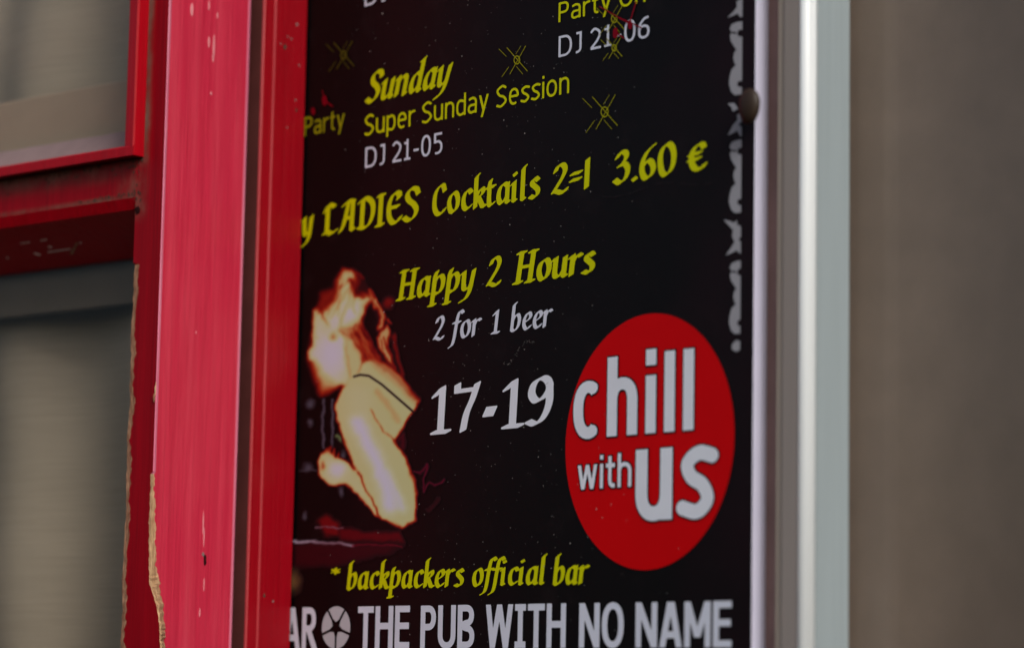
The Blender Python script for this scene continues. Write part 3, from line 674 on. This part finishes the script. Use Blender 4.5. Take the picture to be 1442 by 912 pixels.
# half hidden white script running up the right margin
I = Ink(PY(1018, 456)[0], PY(1050, 456)[0], PY(1035, 505)[2], PY(1035, -20)[2])
def blob(y0, pts, holes=()):
    I.poly([q(1010+x/4.56, y0+y/4.56) for x, y in pts], .0002)
    for x, y, r_ in holes: I.cap(q(1010+x/4.56, y0+y/4.56), q(1011+(x+12)/4.56, y0+(y+2)/4.56), r_/4.56*.00062, True)
bA = [(170, 140), (128, 146), (96, 160), (84, 188), (100, 208), (86, 232), (92, 266), (112, 298), (127, 320), (112, 345), (108, 372), (114, 402), (124, 420), (96, 450), (84, 496), (80, 540), (94, 590), (116, 610), (170, 604)]
chA = [(170, -10), (128, 14), (132, 48), (102, 84), (72, 114), (112, 98), (134, 86), (148, 108), (170, 112)]
kA = [(48, 592), (80, 628), (106, 655), (100, 700), (116, 732), (92, 772), (60, 818), (104, 798), (130, 784), (146, 804), (170, 812), (170, 640), (126, 622), (132, 596), (108, 612), (84, 600)]
hA = ((148, 214, 17), (146, 540, 15), (104, 212, 5))
blob(0, chA); blob(0, bA, hA); blob(0, [(74, 668), (112, 664), (136, 700), (104, 716), (96, 690)]); blob(0, [(170, 720), (132, 740), (136, 770), (104, 808), (74, 868), (112, 850), (132, 836), (150, 872), (170, 880)], ((152, 800, 9),))
blob(166, bA, hA); blob(180, kA, ((152, 716, 10),)); blob(336, bA, hA); blob(340, [(126, 634), (150, 642), (150, 690), (126, 706), (98, 690), (100, 660)])
edge = PY(1044.5, 250)[0]; I.poly([(edge, -1), (edge+.05, -1), (edge+.05, 2), (edge, 2)], 0, True)
obj('margin_script', I.mesh(-.0005), SCRI, pl, label='blurred white script cut off along the right margin')
# sparkles
def sparkle(cx_, cy_, s, mat, w_=1.0):
    I = Ink(*[PY(cx_+d*32*s, cy_)[0] for d in (-1, 1)], PY(cx_, cy_+36*s)[2], PY(cx_, cy_-36*s)[2], .0003)
    for a, b, k in (((-17, -21), (18, 19), .9), ((15, -24), (-12, 24), .9), ((-31, -19), (-18, -6), .6), ((-26, 29), (-14, 12), .7), ((-2, -10), (7, -24), .5), ((-1, 11), (10, 24), .6)):
        I.cap(q(cx_+a[0]*s, cy_+a[1]*s), q(cx_+b[0]*s, cy_+b[1]*s), .00036*k*w_)
    for k in range(12):
        a, b = k*math.pi/6, (k+1)*math.pi/6; I.cap(q(cx_+5*s*math.cos(a), cy_+7*s*math.sin(a)), q(cx_+5*s*math.cos(b), cy_+7*s*math.sin(b)), .00048*w_)
    obj('printed_sparkle', I.mesh(-.0008), mat, pl)
sparkle(729, 85, .82, YDIM); sparkle(852.5, 158, 1, YDIM); sparkle(485, 78, .8, YDK, 1.7); sparkle(866, 27, .8, YDIM); sparkle(866, 68, .62, YDIM)
I = Ink(*[PY(x, 40)[0] for x in (840, 915)], PY(870, 80)[2], PY(870, -20)[2])
for a, b, k in (((846, 10), (874, 26), .8), ((874, 26), (888, 33), 1.2), ((888, 33), (897, 4), 1.1), ((868, 44), (868, 50), 4), ((888, 33), (889, 38), 3.4), ((868, 46), (880, 54), 1), ((880, 28), (905, 40), .7)): I.cap(q(*a), q(*b), .0006*k)
obj('printed_red_spark', I.mesh(-.0011), RIN, pl)
I = Ink(*[PY(x, 150)[0] for x in (428, 475)], PY(450, 170)[2], PY(450, 120)[2])
for a, b, k in (((458, 140), (459, 144), 5), ((442, 156), (443, 158), 4), ((458, 142), (470, 150), 1), ((455, 128), (459, 142), .8)): I.cap(q(*a), q(*b), .0006*k)
obj('printed_red_spark', I.mesh(-.0011), RIN, pl)
I = Ink(*[PY(x, 300)[0] for x in (500, 1010)], PY(700, 620)[2], PY(900, 230)[2], .0005)
for k in range(24):
    t0_ = k/24; f_ = lambda t: (842+t*175, 276-24*t+5*math.sin(t*9)); 
    if k % 5: I.cap(q(*f_(t0_)), q(*f_(t0_+1/24)), .00022)
for k in range(26):
    x_, y_ = random.uniform(560, 960), random.uniform(250, 600); I.cap(q(x_, y_), q(x_+random.uniform(-14, 14), y_+random.uniform(-7, 5)), .00016)
obj('scuff', I.mesh(-.0017), ink('scuff_grey', lin(46, 40, 43)), pl)
# dust specks and the pale scuff on the sheet
bm = bmesh.new()
def speck(px, py, r_):
    x, z = q(px, py); m = 5; a0 = random.random()*3
    bm.faces.new([bm.verts.new((x+r_*math.cos(a0+2*math.pi*k/m)*random.uniform(.6, 1)-xo, -.0019, z+r_*math.sin(a0+2*math.pi*k/m)*random.uniform(.6, 1)-zo)) for k in range(m)])
for i in range(620):
    px = random.gauss(690, 110); py = random.uniform(0, 912)
    if 445 < px < 1020: speck(px, py, abs(random.gauss(0, .00022))+.0001)
for k in range(46):
    t = random.random(); speck(712+t*42+random.gauss(0, 1.2), 512-t*34+7*math.sin(t*7)+random.gauss(0, 1.2), .00022)
for a in ((712, 170, .0007), (618, 336, .0005), (541, 20, .0008), (524, 73, .0005), (616, 58, .0004), (711, 122, .0003), (653, 80, .0006)): speck(*a)
obj('dust', bm, DOT, pl, kind='stuff')

# ---- the printed photograph of a woman, as flat colour on a fine grid of the sheet
gx0, gx1 = PY(408, 600)[0], PY(640, 600)[0]; gz0, gz1 = PY(520, 842)[2], PY(520, 360)[2]
nx, nz = 300, 430
Xg, Zg = np.meshgrid(np.linspace(gx0, gx1, nx), np.linspace(gz0, gz1, nz))
v = np.stack([Xg, np.zeros_like(Xg), Zg], -1)-CAM; dz = v@fw
PXg, PYg = W/2+F*(v@rt)/dz, H/2-F*(v@up)/dz
def wave(a, f, s1): return a*(np.sin(PXg0/f+s1+1.7*np.sin(PYg0/(f*1.3)+s1*2))+.6*np.sin(PYg0/(f*.45)+s1*3+1.1*np.sin(PXg0/(f*.6))))
PXg0, PYg0 = PXg.copy(), PYg.copy(); PXg = PXg0+wave(.9, 7, 1)+wave(.35, 2.3, 4); PYg = PYg0+wave(.9, 6, 2)+wave(.35, 2.1, 5)
C = np.ones((nz, nx, 3))*np.array([14, 9, 11])
def sdp(P_):
    P_ = np.asarray(P_, float); D = np.full(PXg.shape, 1e9); ins = np.zeros(PXg.shape, bool)
    for a, b in zip(P_, np.roll(P_, -1, 0)):
        e = b-a; t = np.clip(((PXg-a[0])*e[0]+(PYg-a[1])*e[1])/max(e@e, 1e-9), 0, 1)
        D = np.minimum(D, np.hypot(PXg-a[0]-t*e[0], PYg-a[1]-t*e[1]))
        if abs(e[1]) > 1e-9: ins ^= ((a[1] > PYg) != (b[1] > PYg)) & (PXg < (b[0]-a[0])*(PYg-a[1])/(b[1]-a[1])+a[0])
    return np.where(ins, D, -D)
def sst(x): x = np.clip(x, 0, 1); return x*x*(3-2*x)
def over(d, col, soft, al=1.0):
    global C
    k = (sst(d/soft*.5+.5)*al)[..., None]; C = C*(1-k)+np.array(col)*k
def line(p, w_, col, soft=1.0, al=1.0):
    D = np.full(PXg.shape, 1e9)
    for a, b in zip(np.array(p, float), np.array(p, float)[1:]):
        e = b-a; t = np.clip(((PXg-a[0])*e[0]+(PYg-a[1])*e[1])/max(e@e, 1e-9), 0, 1); D = np.minimum(D, np.hypot(PXg-a[0]-t*e[0], PYg-a[1]-t*e[1]))
    over(w_/2-D, col, soft, al)
def dot(x, y, rx_, ry_, col, al=1.0): over((1-np.hypot((PXg-x)/rx_, (PYg-y)/ry_))*min(rx_, ry_), col, min(rx_, ry_)*.9, al)
c1 = lambda L_: [(400+a/3.8, 360+b/3.8) for a, b in L_]
c2 = lambda L_: [(400+a/3.8, 560+b/3.8) for a, b in L_]
# things behind the figure: uprights, glints, table edge
for a, b, r1, r2 in ((145, 35, 5, 6), (140, 130, 4, 5), (128, 370, 6, 6), (113, 630, 3, 5), (372, 350, 5, 6), (310, 500, 3, 7), (320, 310, 3, 6)): dot(*c2([(a, b)])[0], r1, r2, (96, 92, 108), .75)
line(c2([(285, 205), (320, 235)]), 4, (110, 130, 80), 3); line(c2([(80, 385), (180, 388)]), 1.2, (90, 84, 96), 1.4)
over(sdp(c2([(180, 660), (230, 620), (300, 670), (300, 735), (220, 735)])), (112, 8, 12), 5)
over(sdp(c2([(300, 690), (460, 720), (620, 715), (640, 770), (300, 760)])), (92, 4, 12), 5)
over(sdp(c2([(55, 780), (640, 785), (560, 830), (260, 900), (50, 900)])), (52, 5, 12), 7)
line(c2([(170, 690), (320, 692)]), 1.5, (130, 90, 104), 1.4); line(c2([(55, 765), (250, 775), (375, 787)]), 4, (176, 158, 176), 1.8); line(c2([(375, 787), (520, 785), (630, 795)]), 2, (110, 12, 30), 2)
line(c2([(690, 390), (730, 405), (768, 360), (745, 440), (750, 500), (780, 450), (810, 470), (858, 438)]), 2.2, (104, 2, 34), 1.8)
line(c2([(770, 600), (830, 540)]), 3, (60, 6, 14), 4); line(c2([(610, 230), (640, 200), (640, 270)]), 4, (90, 4, 20), 5)
dot(412, 818, 10, 14, (130, 92, 54), .85); dot(462, 766, 30, 4, (60, 10, 16), .5)
for x in (455.8, 468.6): line([(x, 562), (x-.6, 631)], 3.0, (84, 78, 92), 1.8)
# the figure itself: one tone field, printed through a black-red-orange-cream-lavender scale
BG = C; C = np.zeros((nz, nx, 1))
zz = lambda L_: [(408+a/3.414, 360+b/3.414) for a, b in L_]
def tone(pts, v, soft, al=1.0): over(sdp(pts), (v,), soft, al)
def tl(pts, w_, v, soft=2.0, al=1.0): line(pts, w_, (v,), soft, al)
rs = random.Random(7)
tone(zz([(250, 70), (320, 60), (370, 110), (400, 170), (455, 300), (430, 450), (470, 520), (600, 650), (590, 690), (440, 560), (280, 400), (170, 330), (130, 260), (150, 180), (215, 140)]), .12, 7)
tone(zz([(150, 180), (215, 150), (240, 200), (170, 262), (140, 240)]), .27, 7)
tone(zz([(122, 520), (160, 556), (235, 610), (195, 655), (145, 680), (108, 610)]), .17, 8)
tone(zz([(150, 560), (250, 610), (200, 648), (150, 672)]), .42, 8)
tone(zz([(245, 350), (340, 320), (400, 430), (430, 500), (450, 545), (380, 530), (330, 490), (290, 420)]), .31, 7)
tone(zz([(350, 235), (385, 235), (432, 330), (430, 450), (405, 478), (370, 400), (338, 320)]), .03, 7)
tl(zz([(345, 330), (380, 400), (400, 470), (470, 560), (590, 690)]), 5, .22, 6, .9)
tone(zz([(118, 262), (140, 262), (185, 330), (235, 365), (262, 400), (276, 470), (290, 560), (312, 590), (272, 618), (215, 604), (160, 556), (128, 505), (100, 492), (92, 462), (116, 435), (122, 380), (118, 320)]), .76, 5)
dot(*zz([(200, 470)])[0], 23, 32, (1.0,), .95); dot(*zz([(150, 360)])[0], 8, 22, (.86,), .6)
tone(zz([(225, 250), (236, 190), (228, 120), (258, 68), (300, 72), (318, 112), (300, 190), (285, 260)]), .50, 9)
tl(zz([(285, 100), (275, 160), (262, 220), (225, 300)]), 7, .86, 9)
tone(zz([(165, 285), (225, 235), (300, 195), (350, 190), (388, 208), (345, 262), (325, 312), (275, 350), (235, 368), (205, 385), (160, 350)]), .76, 9)
dot(*zz([(295, 270)])[0], 14, 19, (.98,), .8); dot(*zz([(215, 310)])[0], 12, 16, (.92,), .8)
tl(zz([(140, 235), (160, 300), (185, 330)]), 3.5, .22, 4, .8); tl(zz([(250, 352), (290, 352), (330, 320)]), 4, .38, 5, .85)
dot(*zz([(210, 390)])[0], 5, 5, (.40,), .9); tl(zz([(240, 362), (262, 372)]), 3, .38, 3.5, .9); tl(zz([(112, 385), (135, 392)]), 2.2, .5, 3, .6)
for k in range(15):
    x0_ = rs.uniform(235, 350); p_ = [(x0_, rs.uniform(80, 170))]; d_ = rs.uniform(-30, 4)
    for j in range(4): p_.append((p_[-1][0]+d_+rs.uniform(-10, 10), p_[-1][1]+rs.uniform(28, 55)))
    tl(zz(p_), rs.uniform(1, 2.6), rs.choice([.95, .9, .3, .42, .2]), 3.2, .5)
for k in range(22):
    x0_ = rs.uniform(285, 345); p_ = [(x0_, rs.uniform(330, 400))]
    for j in range(4): p_.append((p_[-1][0]+rs.uniform(8, 30), p_[-1][1]+rs.uniform(22, 44)))
    tl(zz(p_), rs.uniform(.8, 2), rs.choice([.5, .44, .12, .2, .3]), 2.4, .6)
tl(zz([(320, 75), (362, 105)]), 2, .42, 2.5, .8); tl(zz([(290, 120), (320, 170), (350, 200)]), 5, .12, 6, .9)
# neck, back and arm
tone(zz([(272, 395), (300, 405), (352, 505), (345, 540), (322, 575), (298, 592), (282, 560), (268, 470)]), .66, 6)
tone([(496, 528), (509, 512), (522, 507), (540, 511), (562, 528), (590, 566), (582, 579), (556, 621), (569, 640), (583, 672), (588, 707), (585, 732), (568, 743), (537, 729), (523, 702), (504, 665), (491, 636), (475, 592), (472.5, 575), (479, 553), (489, 538)], .67, 4.6)
tl(zz([(392, 492), (500, 575), (608, 690)]), 9, .33, 9, .8)
tone([(489, 556), (500, 542), (520, 548), (524, 575), (512, 600), (492, 600)], .74, 12, .8)
tl([(505, 596), (517, 622), (532, 650), (546, 690), (550, 712)], 18, 1.03, 13); tl([(540, 668), (556, 690), (567, 714)], 10, .98, 10, .9)
tl(zz([(424, 655), (470, 715), (520, 790)]), 4.5, .42, 7, .85); tl([(523.5, 577), (534, 598), (547, 612), (555, 621)], 1.6, .14, 2.4, .9)
tl([(556, 622), (573, 645), (586, 690)], 3, .34, 4, .7)
tl(zz([(272, 440), (283, 530), (298, 588)]), 2, .42, 3.5, .75); tl(zz([(352, 512), (328, 560)]), 2.2, .36, 3, .85)
# tail strands
tone(zz([(470, 325), (484, 380), (474, 430), (512, 545), (470, 505), (430, 440), (420, 395)]), .52, 3.5)
tl(zz([(455, 390), (480, 470), (505, 530)]), 1.4, .12, 2, .9); tl(zz([(440, 400), (455, 450)]), 1.2, .2, 2, .8)
tl(zz([(412, 215), (440, 260), (450, 300), (432, 345)]), 5, .56, 4); tl(zz([(385, 165), (398, 205), (412, 250)]), 3, .5, 3); tl(zz([(404, 175), (420, 220)]), 1.6, .6, 2, .8)
tl(zz([(500, 395), (515, 470), (548, 570)]), 5, .30, 5); tl(zz([(470, 305), (490, 322)]), 2, .6, 2.5); dot(*zz([(478, 225)])[0], 8.5, 8.5, (.26,), .95); dot(*zz([(505, 385)])[0], 3, 5, (.25,), .8)
# forearm and hand
fa = c2([(200, 300), (235, 285), (270, 315), (330, 340), (395, 395), (440, 480), (520, 640), (480, 620), (420, 545), (330, 462), (240, 468), (195, 420), (185, 350)])
tone(fa, .68, 3.6); dot(*c2([(285, 385)])[0], 13, 12, (1.0,), .9); tl(c2([(350, 420), (420, 500)]), 5, .75, 6, .6)
for a in ([(215, 300), (232, 272)], [(240, 300), (252, 258)], [(262, 305), (276, 268)], [(282, 318), (294, 290)]): tl(c2(a), 2.6, .46, 2.4)
dot(*c2([(213, 365)])[0], 3, 6, (.3,), .8); tl(c2([(400, 400), (455, 520), (520, 640)]), 2, .16, 2.2, .9)
Lf = C[..., 0]
for _ in range(3): Lf = (Lf*2+np.roll(Lf, 1, 0)+np.roll(Lf, -1, 0))/4; Lf = (Lf*2+np.roll(Lf, 1, 1)+np.roll(Lf, -1, 1))/4
sc_ = np.array([(0, 14, 9, 11), (.10, 34, 6, 8), (.22, 112, 10, 8), (.33, 166, 44, 18), (.43, 190, 104, 58), (.53, 204, 172, 112), (.64, 200, 196, 136), (.80, 206, 206, 164), (.91, 208, 206, 202), (1.03, 208, 204, 224)], float)
FG = np.stack([np.interp(Lf, sc_[:, 0], sc_[:, i]) for i in (1, 2, 3)], -1)
k_ = sst((Lf-.01)/.14)[..., None]; C = BG*(1-k_)+FG*k_
PXg, PYg = PXg0, PYg0
line([(499, 530), (508, 527.5), (520, 529), (538, 541), (560, 560), (583, 580)], 2.8, (22, 6, 14), 1.4)
C = np.clip(C, 0, 255)
# fade to the sheet's black at the borders and clip away cells that are only black
cl = C/255; cl = np.where(cl <= .04045, cl/12.92, ((cl+.055)/1.055)**2.4)
use = (C.max(-1) > 22)
cell = use[:-1, :-1] | use[1:, :-1] | use[:-1, 1:] | use[1:, 1:]
idx = np.arange(nx*nz).reshape(nz, nx); jj, ii = np.where(cell)
fc = np.stack([idx[jj, ii], idx[jj, ii+1], idx[jj+1, ii+1], idx[jj+1, ii]], -1)
used = np.unique(fc); rem = -np.ones(nx*nz, int); rem[used] = np.arange(len(used)); fc = rem[fc]
me = bpy.data.meshes.new('print'); vv = np.stack([Xg.ravel()-xo, np.full(nx*nz, -.00035), Zg.ravel()-zo], -1)[used]
me.from_pydata(vv.tolist(), [], fc.tolist()); at = me.color_attributes.new('print', 'FLOAT_COLOR', 'POINT')
at.data.foreach_set('color', np.concatenate([cl.reshape(-1, 3)[used], np.ones((len(used), 1))], 1).ravel())
n = N('photo_print'); vc = n.t.nodes.new('ShaderNodeVertexColor'); vc.layer_name = 'print'
n.link(n.mix(1.0, vc.outputs[0], (1.0, 1.08, 1.16, 1), 'MULTIPLY'), n.b.inputs['Base Color']); n.set(Roughness=.42); n.b.inputs['Specular IOR Level'].default_value = .22
obj('printed_photo', me, n.m, pl, label='printed picture of a woman seen from behind leaning on a bar')

# ------------------------------------------------------------------ fixing pin over the right margin
c_p = PY(1055, 146, -.009)
pin = empty('fixing_pin', (c_p[0], -.009, c_p[2]), label='round brown pin head fixed over the right margin of the poster', cat='pin')
bm = bmesh.new(); bmesh.ops.create_uvsphere(bm, u_segments=24, v_segments=14, radius=.0094)
for v_ in bm.verts: v_.co = Vector((v_.co.x*.98, v_.co.y*.5, v_.co.z*(1.12 if v_.co.z > 0 else 1.55)))
obj('head', bm, PIN, pin, True)
bm = bmesh.new(); bmesh.ops.create_cone(bm, cap_ends=True, segments=12, radius1=.002, radius2=.002, depth=.009, matrix=Matrix.Translation((-.002, .0046, -.002)) @ Matrix.Rotation(math.pi/2, 4, 'X'))
obj('shank', bm, PIN, pin, True)

# ------------------------------------------------------------------ aluminium window frame on the right
ya = -.002
xA = float(PY(1101, 456, ya)[0]); xB = float(PY(1127, 456, ya)[0]); 
rb2 = .006
xC = xB+rb2*.72
yC = float(PX(1197, 456, xC)[1])
fr_ = empty('aluminium_window', (xA, ya, Z0), label='aluminium framed window right of the poster with a bright rounded frame edge', cat='window', kind='thing')
arc = [(xC-rb2+rb2*math.sin(a), ya+rb2-rb2*math.cos(a)) for a in np.linspace(0, math.pi/2, 9)]
bm = prism(loc([(xA, .034), (xA, ya+.0008), (xA+.0008, ya), (xC-rb2, ya), (xC-rb2, .034)], fr_), 0, HH); obj('flange', bm, ALUF, fr_)
bm = bmesh.new(); box(bm, -.0058, -.0002, .0015, .0155, 0, HH); obj('seal_strip', bm, ALUE, fr_)
bm = prism(loc([(xC-rb2+.0004, .034), (xC-rb2+.0004, ya+.0003)]+arc+[(xC, ya+rb2+.0006), (xC-.0006, ya+rb2+.0009), (xC, ya+rb2+.0012), (xC, ya+rb2+.0048), (xC-.0015, ya+rb2+.005), (xC-.0015, .034)], fr_), 0, HH); obj('rounded_edge', bm, ALUW, fr_, True)
bm = prism(loc([(xC-.0012, ya+rb2+.0052), (xC, ya+rb2+.0056), (xC, yC-.001), (xC-.001, yC), (xC-.0022, yC), (xC-.0022, ya+rb2+.006)], fr_), 0, HH); obj('side_cheek', bm, ALU, fr_)
bm = bmesh.new(); box(bm, xC-xA-.012, xC-xA+.62, yC-ya+.0006, yC-ya+.0046, 0, HH); obj('pane', bm, GLASS, fr_)

# ------------------------------------------------------------------ curtains
def curtain(x0, x1, yfun, mat, z0=Z0, z1=Z1, nxx=220, nzz=70, **k):
    xs = np.linspace(x0, x1, nxx); zs = np.linspace(z0, z1, nzz); V = []; Fc = []
    ox, oy = (x0+x1)/2, yfun(0, 0)*0
    for z in zs:
        for x in xs: V.append((x-ox, yfun(x, z), z-z0))
    for j in range(nzz-1):
        for i in range(nxx-1): a = j*nxx+i; Fc.append((a, a+1, a+nxx+1, a+nxx))
    me = bpy.data.meshes.new('curtain'); me.from_pydata(V, [], Fc)
    o = obj('curtain', me, mat, None, True, **k); o.location = (ox, 0, z0); return o
yl0 = float(O[1])
fold = lambda x, z: yl0+yg+.040+.009*math.sin((x-float(O[0]))*38+1.0+.8*math.sin(z*5))+.003*math.sin((z-.2)*26+x*5)+(x-float(O[0]))*.13
curtain(float(O[0])-.62, float(O[0])-.012, fold, CURT, label='beige grey linen curtain behind the red window leaf', cat='curtain', group='curtains behind the windows', kind='thing')
fold2 = lambda x, z: yC+.020+.007*math.sin((x-xC)*22+.2+.5*math.sin(z*2))+.02*(x-xC)
curtain(xC-.09, xC+.66, fold2, CURT2, label='taupe curtain behind the aluminium framed window at the right', cat='curtain', group='curtains behind the windows', kind='thing')

# board inside, crossing behind the rail; its ends show in both panes, lower part painted darker as shade
zt_ = LP(100, 128, yg+.012)[1]; zb_ = LP(100, 438, yg+.012)[1]
ib = empty('inner_board', tuple(O+np.array([0, 0, 0])), T, label='grey beige cross board inside the window behind the red rail', cat='board')
zm_ = (zb1+zun)/2
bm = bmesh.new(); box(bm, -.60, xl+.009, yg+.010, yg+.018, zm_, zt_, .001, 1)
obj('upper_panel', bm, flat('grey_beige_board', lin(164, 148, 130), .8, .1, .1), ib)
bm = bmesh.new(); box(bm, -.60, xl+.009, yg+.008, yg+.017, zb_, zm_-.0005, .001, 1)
obj('shaded_lower_part', bm, flat('shaded_board', lin(100, 92, 83), .8, .1, .1), ib, label='lower part of the board with shade in its colour')
